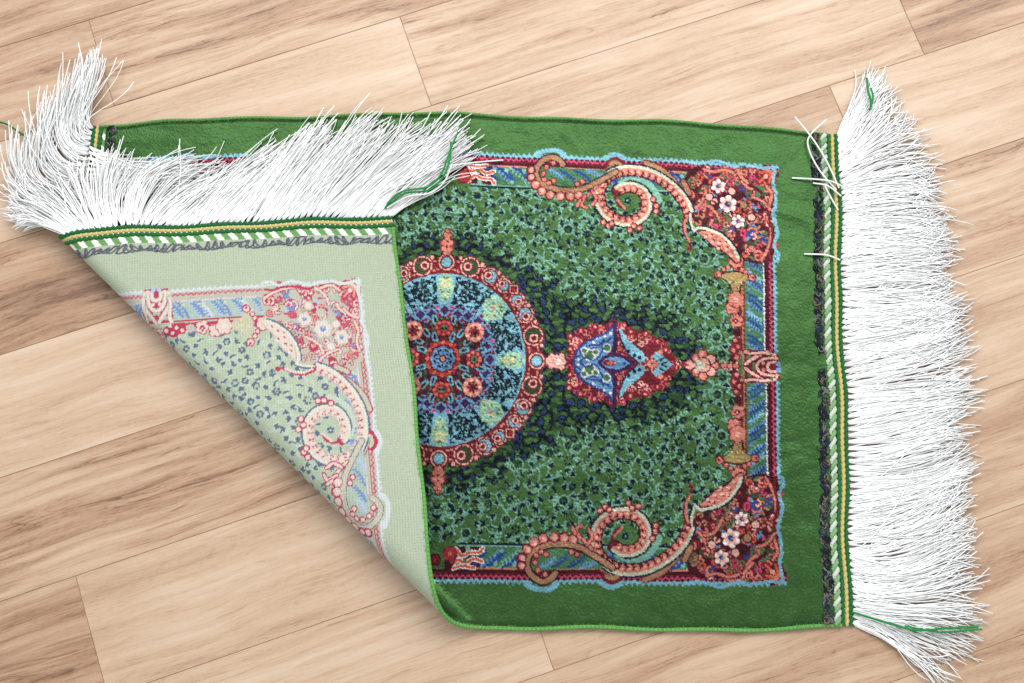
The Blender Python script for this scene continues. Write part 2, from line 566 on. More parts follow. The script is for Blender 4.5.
for x, y in ((573, 539.5), (564, 538), (554, 537), (543, 538), (534, 542), (527, 549), (522, 557), (521.5, 565)):
    disc(*to_ab(x, y + .8), 3.9 if y < 550 else 3.0, 'salmon')
    disc(*to_ab(x + .8, y + 1.5), 2.2, 'pink')
for x, y in ((536, 556), (541, 552), (546, 555), (538, 570), (545, 575), (571, 553), (577, 556), (535, 563)):
    disc(*to_ab(x, y), 3.2, 'maroon')
    disc(*to_ab(x, y), 2.1, 'salmon')
for s in ([(592, 551), (585, 543), (577, 536)], [(587, 546), (592, 538), (588, 530)], [(580, 540), (576, 530), (582, 527)], [(575, 535), (572, 529)]):
    stroke(Q(*s), 4.6, 'maroon')
    stroke(Q(*s), 2.6, 'salmon')
stroke(Q((604, 579), (611, 583), (619, 580)), 6, 'maroon')
stroke(Q((606, 578), (611, 580), (617, 578)), 3.6, 'tan')
stroke(Q((526, 585), (536, 589), (548, 590), (556, 586)), 4.6, 'sky')
stroke(Q((600, 585), (611, 589), (621, 585)), 4.4, 'sky')

# --- small medallion on the axis
OUT = Q((568, 362), (568, 375), (569, 388), (578, 397), (592, 402), (604, 402), (612, 410), (619, 404), (631, 400), (645, 398), (658, 391), (667, 385), (672, 377), (682, 366))
OUT = [(OUT[0][0], -4)] + OUT + [(OUT[-1][0], -4)]
poly(OUT, 'maroon')
mm = region(OUT)
for _ in range(150):
    x, y = RND.uniform(566, 680), RND.uniform(364, 404)
    a, b = to_ab(x, y)
    i, j = int(b * RES), int(a * RES)
    if 0 <= i < CH and mm[i, j]:
        curl(a, b, 3.0, RND.uniform(0, 6.28), 4.5, 1.2, RND.choice(['pink', 'rose', 'red', 'salmon']), None, RND.choice((1, -1)))
for x, y in ((569, 389), (580, 395), (594, 400), (630, 397), (645, 395), (657, 388), (665, 380), (570, 376)):
    disc(*to_ab(x, y), 3.6, 'maroon')
    disc(*to_ab(x, y), 2.4, 'red')
    disc(*to_ab(x, y), 1.2, 'pink')
body = Q((573, 362), (576, 374), (583, 382), (595, 389), (606, 395), (613, 404), (614.5, 388), (611, 377), (601, 368), (597, 362))
body = [(body[0][0], -3)] + body + [(body[-1][0], -3)]
poly(body, 'white')
poly([(a * .985 + 2.1, b * .93) for a, b in body], 'pale_blue')
stroke(body[1:7], 2.4, 'purple')
stroke(body[1:7], 1.3, 'blue')
for x, y, r in ((589, 371, 5), (584, 375, 2.6), (606, 379, 3.4), (595, 374, 2.5)):
    disc(*to_ab(x, y), r + 1.1, 'white')
    disc(*to_ab(x, y), r, 'leaf')
for s in ([(580, 364), (585, 368), (594, 366), (599, 370)], [(586, 380), (592, 381), (599, 382), (603, 387)], [(599, 372), (602, 377), (601, 384), (608, 386)], [(576, 368), (580, 371), (579, 376)], [(590, 378), (596, 378)], [(607, 386), (611, 390)]):
    stroke(Q(*s), 1.5, 'blue')
for x, y in ((578, 366), (593, 384), (604, 391), (610, 394)):
    disc(*to_ab(x, y), 1.2, 'white')
# centre flame
fl = Q((597, 362), (604, 369), (613, 372.5), (622, 371), (629, 367), (638, 362))
fl = [(fl[0][0], -3)] + fl + [(fl[-1][0], -3)]
poly(fl, 'pale_blue')
stroke(fl[1:-1], 3.0, 'purple')
disc(*to_ab(607, 362), 5.2, 'maroon')
disc(*to_ab(609, 362.5), 3.2, 'orange')
disc(*to_ab(617, 362), 3.2, 'leaf')
disc(*to_ab(624, 364), 2.0, 'blue')
disc(*to_ab(613, 366), 1.6, 'red')
stroke(Q((612, 372), (614.5, 385), (614, 397), (613, 410)), 5.0, 'purple', w1=3.4)
disc(*to_ab(619, 379), 4.0, 'purple')
disc(*to_ab(619, 379), 2.6, 'orange')
lobe = Q((617.5, 398), (621, 386), (627, 375), (637, 366.5), (644, 368), (643, 375), (635, 382), (627, 389), (621, 398))
poly(lobe, 'sky', True)
for x, y in ((628, 377), (634, 373), (639, 371)):
    disc(*to_ab(x, y), 1.9, 'navy')
stroke(lobe[:4], 1.6, 'purple')
dia = Q((642, 362), (649, 368.5), (654, 369), (662, 362))
poly([(dia[0][0], -3)] + dia + [(dia[-1][0], -3)], 'salmon')
dia = Q((646, 362), (651, 366.5), (657, 362))
poly([(dia[0][0], -3)] + dia + [(dia[-1][0], -3)], 'black')
tail = Q((661, 362), (657, 368), (652, 373), (655, 378), (662, 374), (672, 366), (678, 362))
poly([(tail[0][0], -3)] + tail + [(tail[-1][0], -3)], 'sky')
for s in ([(661, 366), (666, 368)], [(659, 369), (663, 372)], [(666, 364), (672, 364)]):
    stroke(Q(*s), 1.6, 'navy')
disc(*to_ab(660, 378), 2.4, 'salmon')
stroke([(235, 0), (243, 0)], 2.6, 'red')

# --- the round medallion
def pol(r, deg):
    t = math.radians(deg)
    return r * math.cos(t), r * math.sin(t) * 1.03


for r, c in ((97, 'maroon'), (83, 'sky')):
    poly([pol(r, d) for d in range(0, 360, 3)], c)
# sky disc filled with dark leaf clusters and pale palmettes
for ang in (22.5, 67.5):
    for _ in range(120):
        rr, aa = RND.uniform(52, 80), ang + RND.uniform(-15, 15) * (1 if ang else 1)
        a, b = pol(rr, aa)
        t = RND.uniform(0, 6.28)
        stroke([(a - 1.6 * math.cos(t), b - 1.6 * math.sin(t)), (a + .8 * math.sin(t), b), (a + 1.8 * math.cos(t), b + 1.8 * math.sin(t))], 2.2, 'navy', w1=1.0)
        if RND.random() < .35:
            disc(a + 1.5, b + 1, .8, 'leaf')
for ang in (0, 45, 90):
    t = math.radians(ang)
    for u, v, r in ((60, 0, 5), (66, 5, 4.5), (66, -5, 4.5), (71, 0, 6), (76, 6, 4), (76, -6, 4), (79, 0, 4), (70, 9, 3), (70, -9, 3)):
        if ang != 45:
            v *= .62
        a, b = u * math.cos(t) - v * math.sin(t), (u * math.sin(t) + v * math.cos(t)) * 1.03
        disc(a, b, r, 'mint')
    for _ in range(30):
        u, v = RND.uniform(57, 81), RND.uniform(-8, 8) * (1 if ang == 45 else .6)
        a, b = u * math.cos(t) - v * math.sin(t), (u * math.sin(t) + v * math.cos(t)) * 1.03
        disc(a, b, RND.uniform(.8, 1.5), RND.choice(['leaf', 'teal', 'straw', 'straw', 'leaf', 'pale_blue']))
    a, b = pol(70, ang)
    disc(a, b, 2.0, 'straw' if ang != 45 else 'salmon')
# inner carpet of flowers
KI = 1.0
inn = [(50, 0), (50, 16), (47, 28), (40, 40), (28, 47), (16, 51), (0, 51)]
poly(inn + [(-4, 51), (-4, -4), (50, -4)], 'wine')
for _ in range(260):
    a, b = RND.uniform(0, 49), RND.uniform(0, 50)
    if a + b < 78:
        disc(a, b, RND.uniform(.9, 1.9), RND.choice(['purple', 'maroon', 'shade_green', 'navy', 'deep', 'red', 'pale_blue', 'leaf', 'maroon', 'navy']))
for (a, b) in ((43, 13), (47, 0), (42, 25), (34, 38), (24, 43), (13, 44), (0, 48)):
    disc(a, b, 5.8, 'pale_blue')
    poly([(a + 5.4 * math.cos(t) * (1 if k % 2 == 0 else .62), b + 5.4 * math.sin(t) * (1 if k % 2 == 0 else .62)) for k, t in enumerate(np.linspace(0, 6.283, 9)[:-1])], 'purple')
    disc(a + RND.uniform(-1, 1), b + RND.uniform(-1, 1), 1.0, 'deep')
for (a, b) in ((50, 7), (49, 19), (44, 33), (37, 43), (29, 47), (19, 50), (7, 51), (38, 19), (18, 38), (51, 13), (13, 52)):
    disc(a, b, 2.6, 'pale_blue')
    disc(a, b, 1.8, RND.choice(['maroon', 'wine', 'maroon', 'rose']))
for (a, b, t) in ((20.5, 8.5, .3), (8.5, 21, 1.3), (38, 9, .2), (9, 38, 1.4), (24, 17, .6), (17, 25, .9)):
    e = (a + 3.2 * math.cos(t), b + 3.2 * math.sin(t))
    stroke([(a - 2.2 * math.cos(t), b - 2.2 * math.sin(t)), (a, b), e], 5.2, 'teal')
    stroke([(a - 2.0 * math.cos(t), b - 2.0 * math.sin(t)), (a, b), e], 3.6, 'pale_blue')
    stroke([(a - 1.0 * math.cos(t), b - 1.0 * math.sin(t)), (a, b), e], 2.6, 'navy', w1=1.4)


def rose_(a, b, r, c1, c2, c3):
    flower(a, b, r, 7, c1, c3, 'wine', RND.uniform(0, 1), .34)
    for k in range(7):
        t = k * .9
        disc(a + r * .72 * math.cos(t), b + r * .72 * math.sin(t), r * .17, c2)
        disc(a + r * .42 * math.cos(t + .4), b + r * .42 * math.sin(t + .4), r * .14, 'maroon')
    disc(a, b, r * .3, c3)
    disc(a + .8, b - .5, r * .16, 'navy')


rose_(30.5, 27, 10.5, 'salmon', 'pink', 'maroon')
rose_(31, 1, 8.2, 'red', 'salmon', 'leaf')
rose_(1, 30.5, 8.6, 'red', 'orange', 'leaf')
for k in range(0, 91, 15):
    a, b = pol(15.4, k)
    disc(a, b, 2.0, 'red' if k % 30 else 'orange')
poly([pol(13.4, d) for d in range(0, 360, 6)], 'maroon')
poly([pol(11.6 + .9 * math.cos(8 * math.radians(d)), d) for d in range(0, 360, 5)], 'pale_blue')
for k in range(0, 91, 45):
    a, b = pol(7.6, k)
    for w_ in (-1, 0, 1):
        c_ = pol(8.6 if w_ else 6.0, k + w_ * 12)
        disc(c_[0], c_[1], 1.1, 'shade_green' if w_ else 'navy')
for k in (22, 67):
    a, b = pol(8.2, k)
    disc(a, b, 1.4, 'navy')
flower(0, 0, 4.6, 8, 'wine', 'salmon', None, 0, .3)
disc(0, 0, 2.4, 'salmon')
# ring of C-scrolls
for rr, w, c in ((83.5, 2.4, 'maroon'), (86.5, 1.3, 'salmon'), (95, 1.3, 'salmon')):
    stroke([pol(rr, d) for d in range(-4, 95, 4)], w, c)
for k, (d, r, R0) in enumerate(((15, 10.5, 92.5), (29, 9.5, 92), (61, 9.5, 92), (75, 10.5, 92.5), (39, 8, 93), (51, 8, 93))):
    a, b = pol(R0, d)
    disc(a, b, r + .8, 'maroon')
    disc(a, b, r - .6, 'pink')
    disc(a, b, r - 1.9, 'maroon')
    for q in range(7):
        disc(a + (r - 1.2) * math.cos(q * .9), b + (r - 1.2) * math.sin(q * .9), .8, 'maroon')
    disc(a, b, r - 3.2, 'sky' if k in (1, 2, 4, 5) else 'shade_green')
    o = pol(2.4, d + 90 if d < 45 else d - 90)
    disc(a - o[0], b - o[1], r * .52, 'maroon')
    disc(a - o[0], b - o[1], r * .40, 'pink')
    disc(a - o[0], b - o[1], r * .25, 'maroon')
    for s_ in (-1, 1):
        p_ = pol(R0 + 6.5, d + s_ * 6.6)
        disc(p_[0], p_[1], 3.0, 'maroon')
        disc(p_[0], p_[1], 1.8, 'pink')
        p_ = pol(R0 - 6.5, d + s_ * 6.8)
        disc(p_[0], p_[1], 2.4, 'maroon')
        disc(p_[0], p_[1], 1.3, 'salmon')
a, b = pol(97, 45)
for r_, c_ in ((8, 'maroon'), (6, 'pink'), (4.4, 'maroon')):
    poly([(a + r_ * math.cos(t), b + r_ * math.sin(t)) for t in (math.pi / 4 + np.arange(4) * math.pi / 2)], c_)
disc(a, b, 1.8, 'red')
for d in (0, 90):
    a, b = pol(93.5, d)
    for r_, c_ in ((10, 'maroon'), (8, 'pink'), (6.8, 'maroon'), (4.9, 'sky')):
        disc(a, b, r_, c_)
# tips of the round medallion
for d, c in ((1.3, 'maroon'), (0, 'pink')):
    for a, b, r in ((106, 0, 4), (108, 4.5, 2.6), (113, 3.5, 3.4), (118, 5, 2.8), (119, 0, 3.4), (113, 0, 3)):
        disc(a, b, r + d, c)
    for a, b, r in ((0, 107, 4), (3.4, 110, 2.4), (3.6, 116, 2.6), (0, 114, 2.6), (0, 120, 3), (2, 124, 2), (0, 128, 1.6)):
        disc(a, b, r + d, 'maroon' if c == 'maroon' else 'salmon')
disc(115, 0, 2.4, 'white')
disc(0, 112, 1.6, 'maroon')
disc(0, 117.5, 1.2, 'maroon')
CV[:, CW - 3:] = PI_['margin']


def sample(a, b, jit, seed):
    """knot colours for sheet positions (numpy arrays): palette index"""
    rg = np.random.default_rng(seed)
    aa = np.abs(a + rg.uniform(-jit, jit, a.shape))
    bb = np.abs(b + rg.uniform(-jit, jit, a.shape))
    i = np.clip((bb * RES).round().astype(int), 0, CH - 1)
    j = np.clip((aa * RES).round().astype(int), 0, CW - 1)
    return CV[i, j]

LIGHT_W, WORLD_S = 21.0, 1.12

# ================================================================== Blender side
import bpy

SC = bpy.context.scene
COL = SC.collection
NPR = np.random.default_rng(11)


def world(a, b, z):
    a, b, z = np.broadcast_arrays(np.asarray(a, float), np.asarray(b, float), np.asarray(z, float))
    P = RC + a[..., None] * RA + b[..., None] * RB
    P = P.copy()
    P[..., 2] = z
    return P


def make_mesh(name, verts, faces, mat, parent=None, color=None, uv=None, smooth_shade=True):
    """verts in units, faces (n,4) quads; color per vertex (linear rgb); uv per vertex"""
    v = np.ascontiguousarray(np.asarray(verts, np.float32).reshape(-1, 3) * S)
    f = np.ascontiguousarray(np.asarray(faces, np.int32).reshape(-1, 4))
    me = bpy.data.meshes.new(name)
    me.vertices.add(len(v))
    me.vertices.foreach_set('co', v.ravel())
    me.loops.add(f.size)
    me.loops.foreach_set('vertex_index', f.ravel())
    me.polygons.add(len(f))
    me.polygons.foreach_set('loop_start', np.arange(0, f.size, 4, dtype=np.int32))
    me.polygons.foreach_set('loop_total', np.full(len(f), 4, np.int32))
    me.polygons.foreach_set('use_smooth', np.full(len(f), smooth_shade, bool))
    me.update(calc_edges=True)
    if color is not None:
        c = np.ones((len(v), 4), np.float32)
        c[:, :3] = color
        at = me.color_attributes.new('dye', 'FLOAT_COLOR', 'POINT')
        at.data.foreach_set('color', c.ravel())
    if uv is not None:
        ul = me.uv_layers.new(name='UVMap')
        ul.data.foreach_set('uv', np.asarray(uv, np.float32)[f.ravel()].ravel())
    me.validate()
    me.materials.append(mat)
    o = bpy.data.objects.new(name, me)
    COL.objects.link(o)
    if parent is not None:
        o.parent = parent
    return o


def grid_faces(n, m):
    i = np.arange(n * m).reshape(n, m)
    return np.stack([i[:-1, :-1], i[1:, :-1], i[1:, 1:], i[:-1, 1:]], -1).reshape(-1, 4)


# ------------------------------------------------------------------ materials
def mat_new(name):
    m = bpy.data.materials.new(name)
    m.use_nodes = True
    nt = m.node_tree
    return m, nt, nt.nodes, nt.links, nt.nodes['Principled BSDF']


def setin(node, **k):
    for n, v in k.items():
        node.inputs[n.replace('_', ' ')].default_value = v


def dyed(name, rough=.8, sheen=0.0, sheen_rough=.4, bump=0.0, bscale=900.0, spec=.25, tint=(1, 1, 1), jitter=.12, jscale=1500.0, trans=0.0, mottle=0.0, stint=(1, 1, 1), sheeny=0.0):
    m, nt, N, L, P = mat_new(name)
    at = N.new('ShaderNodeAttribute')
    at.attribute_name = 'dye'
    tc = N.new('ShaderNodeTexCoord')
    no = N.new('ShaderNodeTexNoise')
    setin(no, Scale=jscale, Detail=2.0)
    L.new(tc.outputs['Object'], no.inputs['Vector'])
    mr = N.new('ShaderNodeMapRange')
    setin(mr, From_Min=.25, From_Max=.75, To_Min=1 - jitter, To_Max=1 + jitter)
    L.new(no.outputs['Fac'], mr.inputs['Value'])
    if mottle:
        n2 = N.new('ShaderNodeTexNoise')
        setin(n2, Scale=95.0, Detail=4.0, Roughness=.62)
        L.new(tc.outputs['Object'], n2.inputs['Vector'])
        m2 = N.new('ShaderNodeMapRange')
        setin(m2, From_Min=.28, From_Max=.72, To_Min=1 - mottle, To_Max=1 + mottle)
        L.new(n2.outputs['Fac'], m2.inputs['Value'])
        mm_ = N.new('ShaderNodeMath')
        mm_.operation = 'MULTIPLY'
        L.new(mr.outputs['Result'], mm_.inputs[0])
        L.new(m2.outputs['Result'], mm_.inputs[1])
        mr = mm_
    mx = N.new('ShaderNodeVectorMath')
    mx.operation = 'SCALE'
    L.new(at.outputs['Color'], mx.inputs[0])
    L.new(mr.outputs[0], mx.inputs['Scale'])
    L.new(mx.outputs['Vector'], P.inputs['Base Color'])
    setin(P, Roughness=rough)
    P.inputs['Specular IOR Level'].default_value = spec
    P.inputs['Specular Tint'].default_value = (*stint, 1)
    P.inputs['Metallic'].default_value = sheeny      # dyed silk gives back coloured highlights
    P.inputs['Sheen Weight'].default_value = sheen
    P.inputs['Sheen Roughness'].default_value = sheen_rough
    P.inputs['Sheen Tint'].default_value = (*tint, 1)
    if trans:          # fine silk lets some light through
        tr = N.new('ShaderNodeBsdfTranslucent')
        L.new(mx.outputs['Vector'], tr.inputs['Color'])
        ms = N.new('ShaderNodeMixShader')
        ms.inputs['Fac'].default_value = trans
        L.new(P.outputs['BSDF'], ms.inputs[1])
        L.new(tr.outputs['BSDF'], ms.inputs[2])
        L.new(ms.outputs['Shader'], N['Material Output'].inputs['Surface'])
    if bump:
        b1 = N.new('ShaderNodeTexNoise')
        setin(b1, Scale=bscale, Detail=3.0)
        L.new(tc.outputs['Object'], b1.inputs['Vector'])
        bp = N.new('ShaderNodeBump')
        setin(bp, Strength=bump, Distance=.0006)
        hgt = b1.outputs['Fac']
        if mottle:      # nap brushed this way and that
            b2 = N.new('ShaderNodeTexNoise')
            setin(b2, Scale=34.0, Detail=2.0, Roughness=.5, Distortion=.6)
            L.new(tc.outputs['Object'], b2.inputs['Vector'])
            ad = N.new('ShaderNodeMath')
            ad.operation = 'MULTIPLY_ADD'
            L.new(b2.outputs['Fac'], ad.inputs[0])
            ad.inputs[1].default_value = 22.0
            L.new(b1.outputs['Fac'], ad.inputs[2])
            hgt = ad.outputs['Value']
        L.new(hgt, bp.inputs['Height'])
        L.new(bp.outputs['Normal'], P.inputs['Normal'])
    return m


M_PILE = dyed('silk_pile', rough=.34, sheen=.04, sheen_rough=.3, bump=.16, bscale=260.0, spec=.13, tint=(.8, 1, .7), stint=(.95, 1, .9), sheeny=.60, jitter=.2, jscale=900, mottle=.16)
M_BACK = dyed('woven_back', rough=.75, bump=.25, bscale=1400.0, spec=.2, jitter=.08)
M_YARN = dyed('silk_yarn', rough=.6, sheen=.03, spec=.15, jitter=.06)
M_WHITE = dyed('white_fringe_silk', rough=.45, spec=.4, jitter=.02)

# ------------------------------------------------------------------ the rug as one folded sheet
LA, LV = 398.0, 250.0
FOLD = dict(ang=-48.5, off=-160.0, r=18.5, rk=4.5, rot=1.0, piv=(50, 150), wl=230.0, sh=(-14.0, 4.0))
Z0 = 1.7
PILE = 3.0


def sst(x):
    x = np.clip(x, 0, 1)
    return x * x * (3 - 2 * x)


def sheet(a, v):
    """design position -> folded position (a, b, z) of the weave, in units"""
    a = np.asarray(a, float)
    v = np.asarray(v, float)
    b = v * bulge(a) + 11 * sst(-a / 380) * np.clip(-v / LV, 0, 1)
    # hand-woven irregularity of the outline and slight unevenness of the lay
    b = b + (np.abs(v) / LV) ** 3 * (1.3 * np.sin(a / 41.0 + np.sign(v)) + .8 * np.sin(a / 17.0 + 2 * np.sign(v)))
    pull = 27 * sst((-250 - a) / 150) * sst((-70 - v) / 150)
    aa = a + (np.abs(a) / LA) ** 6 * (1.5 * np.sin(v / 37.0) + .8 * np.sin(v / 15.0)) + pull
    und = .9 * (np.sin(a / 63.0 + v / 90.0) * np.cos(v / 71.0 - a / 140.0)) + .9
    und = und * sst((395 - np.abs(a)) / 60)
    n = np.array([math.cos(math.radians(FOLD['ang'])), math.sin(math.radians(FOLD['ang']))])
    t = np.array([-n[1], n[0]])
    d = FOLD['off'] - (aa * n[0] + b * n[1])
    w = aa * t[0] + b * t[1]
    r = FOLD['r'] + FOLD['rk'] * w / 300
    ph = np.clip(d / r, 0, math.pi)
    s = np.maximum(d - math.pi * r, 0)
    o = np.where(d < 0, -d, 0) - r * np.sin(ph) + s
    z = r * (1 - np.cos(ph))
    rest = 2 * PILE + .8 + 2.0 * np.sin(w / 55.0) * sst(s / 80) * sst((300 - s) / 120) + 1.4
    z = np.where(s > 0, rest + (z - rest) * (1 - sst(s / 215)), z)
    A = n[0] * (FOLD['off'] + o) + t[0] * w
    B = n[1] * (FOLD['off'] + o) + t[1] * w
    wt = sst(s / FOLD['wl'])
    cr, sr = math.cos(math.radians(FOLD['rot'])), math.sin(math.radians(FOLD['rot']))
    dA, dB = A - FOLD['piv'][0], B - FOLD['piv'][1]
    A2 = FOLD['piv'][0] + cr * dA - sr * dB + FOLD['sh'][0]
    B2 = FOLD['piv'][1] + sr * dA + cr * dB + FOLD['sh'][1]
    # the roll lifts gently off the floor before it turns over
    lift = np.where(d < 0, 1.2 * np.exp(d / 25.0), 1.2)
    return np.stack([A + (A2 - A) * wt, B + (B2 - B) * wt, Z0 + z + lift + und * (d < 0) * sst(-d / 60)], -1)


def sheet_w(a, v):
    q = sheet(a, v)
    return world(q[..., 0], q[..., 1], q[..., 2])


def sheet_n(a, v, e=1.0):
    """pile-side normal"""
    a = np.asarray(a, float)
    v = np.asarray(v, float)
    da = sheet_w(a + e, v) - sheet_w(a - e, v)
    db = sheet_w(a, v + e) - sheet_w(a, v - e)
    n = np.cross(db, da)
    return n / (np.linalg.norm(n, axis=-1, keepdims=True) + 1e-12)


rug = bpy.data.objects.new('rug', None)
rug.location = (0, 0, 0)
COL.objects.link(rug)
rug['label'] = 'small green oriental rug with white fringes, one corner folded over, on a wooden floor'
rug['category'] = 'rug'

# --- pile
na, nv = 916, 588
ga = np.linspace(-384, 384, na)
gv = np.linspace(-LV + .6, LV - .6, nv)
GA, GV = np.meshgrid(ga, gv, indexing='ij')
base = sheet_w(GA, GV)
nor = sheet_n(GA, GV)
edge_d = np.minimum(LV - np.abs(GV), 386 - np.abs(GA))
h = PILE * (.32 + .68 * sst(edge_d / 5.5)) + NPR.normal(0, .11, GA.shape)
idx = sample(GA, GV, .34, 3)
colr = FRONT[idx] * (1 + NPR.normal(0, .095, GA.shape))[..., None]
make_mesh('pile', base + nor * h[..., None], grid_faces(na, nv), M_PILE, rug, color=np.clip(colr, 0, 1).reshape(-1, 3))

# --- weave side
na, nv = 980, 620
ga = np.linspace(-LA, LA, na)
gv = np.linspace(-LV, LV, nv)
GA, GV = np.meshgrid(ga, gv, indexing='ij')
idx = sample(GA, GV, .25, 5)
colr = BACK[idx]
rib = 1 + .07 * np.sin(GV * 2 * math.pi / 2.7) * (1 + .4 * np.sin(GA / 23)) + .05 * np.sin(GA * 2 * math.pi / 2.5) + NPR.normal(0, .05, GA.shape)
colr = colr * rib[..., None]
# bare warp ends and the slanted green and white wrapping
ph = ((GV + (np.abs(GA) - 381) * .75) / 14.5) % 1
bar = np.where((ph < .55)[..., None], lin((112, 164, 96)), lin((240, 240, 232), .8))
colr = np.where(((np.abs(GA) > 381) & (np.abs(GA) < 389.5))[..., None], bar, colr)
colr = np.where((np.abs(GA) >= 389.5)[..., None], lin((226, 226, 218), .8), colr)
make_mesh('woven_back', sheet_w(GA, GV), grid_faces(na, nv)[:, ::-1], M_BACK, rug, color=np.clip(colr, 0, 1).reshape(-1, 3))


# ------------------------------------------------------------------ threads
def tubes(paths, radii, cols, sides=4):
    """paths: (n, k, 3); radii (n, k) ; cols (n, 3) -> verts, faces, colors"""
    paths = np.asarray(paths, float)
    n, k, _ = paths.shape
    t = np.gradient(paths, axis=1)
    t /= np.linalg.norm(t, axis=2, keepdims=True) + 1e-9
    up = np.zeros_like(t)
    up[..., 2] = 1
    s = np.cross(t, up)
    ls = np.linalg.norm(s, axis=2, keepdims=True)
    s = np.where(ls < 1e-3, np.array([1.0, 0, 0]), s / (ls + 1e-9))
    u = np.cross(s, t)
    ang = np.arange(sides) * 2 * math.pi / sides + .4
    off = s[:, :, None, :] * np.cos(ang)[None, None, :, None] + u[:, :, None, :] * np.sin(ang)[None, None, :, None]
    V = paths[:, :, None, :] + off * np.asarray(radii)[:, :, None, None]
    i = np.arange(n * k * sides).reshape(n, k, sides)
    j = np.roll(i, -1, 2)
    F = np.stack([i[:, :-1], j[:, :-1], j[:, 1:], i[:, 1:]], -1).reshape(-1, 4)
    if sides == 4:
        F = np.concatenate([F, i[:, 0][:, ::-1], i[:, -1]])
    C = np.repeat(np.asarray(cols, float), k * sides, 0)
    return V.reshape(-1, 3), F, C


def one_tube(name, path, r, col, mat, parent, sides=8):
    path = np.asarray(path, float)[None]
    rr = np.broadcast_to(np.asarray(r, float), path.shape[1])[None]
    V, F, C = tubes(path, rr, [lin(col, .8 if min(col) > 227 else ALB)], sides)
    return make_mesh(name, V, F, mat, parent, color=C)


# --- overcast long edges
for sgn, nm, c1, c2 in ((-1, 'selvedge', (112, 168, 88), (90, 148, 72)), (1, 'selvedge', (120, 184, 96), (98, 162, 76))):
    n = 2400
    a = np.linspace(-388, 389, n)
    v = np.full(n, sgn * (LV + .9))
    p = sheet_w(a, v) + sheet_n(a, v) * .9
    arc = np.concatenate([[0], np.cumsum(np.linalg.norm(np.diff(p, axis=0), axis=1))])
    wrap = 1 + .09 * np.abs(np.sin(arc * math.pi / 2.0)) + .05 * np.sin(arc / 9.0)
    V, F, C = tubes(p[None], (1.9 * wrap if sgn > 0 else 1.5 * wrap)[None], [lin(c1)], 8)
    mixf = (np.sin(arc * 2 * math.pi / 4.0) * .5 + .5)[:, None]
    C = np.repeat(lin(c1) * mixf + lin(c2) * (1 - mixf), 8, 0)
    # loose fibres standing out of the binding
    m = 1500
    k = NPR.integers(0, n, m)
    q = p[k]
    tang = np.gradient(p, axis=0)[k]
    tang /= np.linalg.norm(tang, axis=1, keepdims=True)
    outw = np.cross(tang, sheet_n(a[k], v[k])) * -sgn
    nn = sheet_n(a[k], v[k])
    th = NPR.uniform(-.9, 1.5, m)[:, None]
    dirn = (outw * np.cos(th) + nn * np.sin(th)) + tang * NPR.normal(0, .8, m)[:, None]
    dirn /= np.linalg.norm(dirn, axis=1, keepdims=True)
    ln = NPR.uniform(2.6, 4.8, m)[:, None]
    fp = np.stack([q, q + dirn * ln * .5, q + dirn * ln + tang * NPR.normal(0, .6, m)[:, None]], 1)
    fp[..., 2] = np.maximum(fp[..., 2], .25)
    V2, F2, C2 = tubes(fp, np.broadcast_to(np.array([.28, .24, .14]), (m, 3)), np.tile(lin(c1) * 1.1, (m, 1)), 4)
    make_mesh(nm, np.concatenate([V, V2]), np.concatenate([F, F2 + len(V)]), M_YARN, rug, color=np.clip(np.concatenate([C, C2]), 0, 1))


def along_end(sg, a_abs, v, lift=0.0):
    a = np.full_like(v, sg * a_abs) if np.isscalar(a_abs) else sg * a_abs
    return sheet_w(a, v) + sheet_n(a, v) * np.asarray(lift)[..., None]


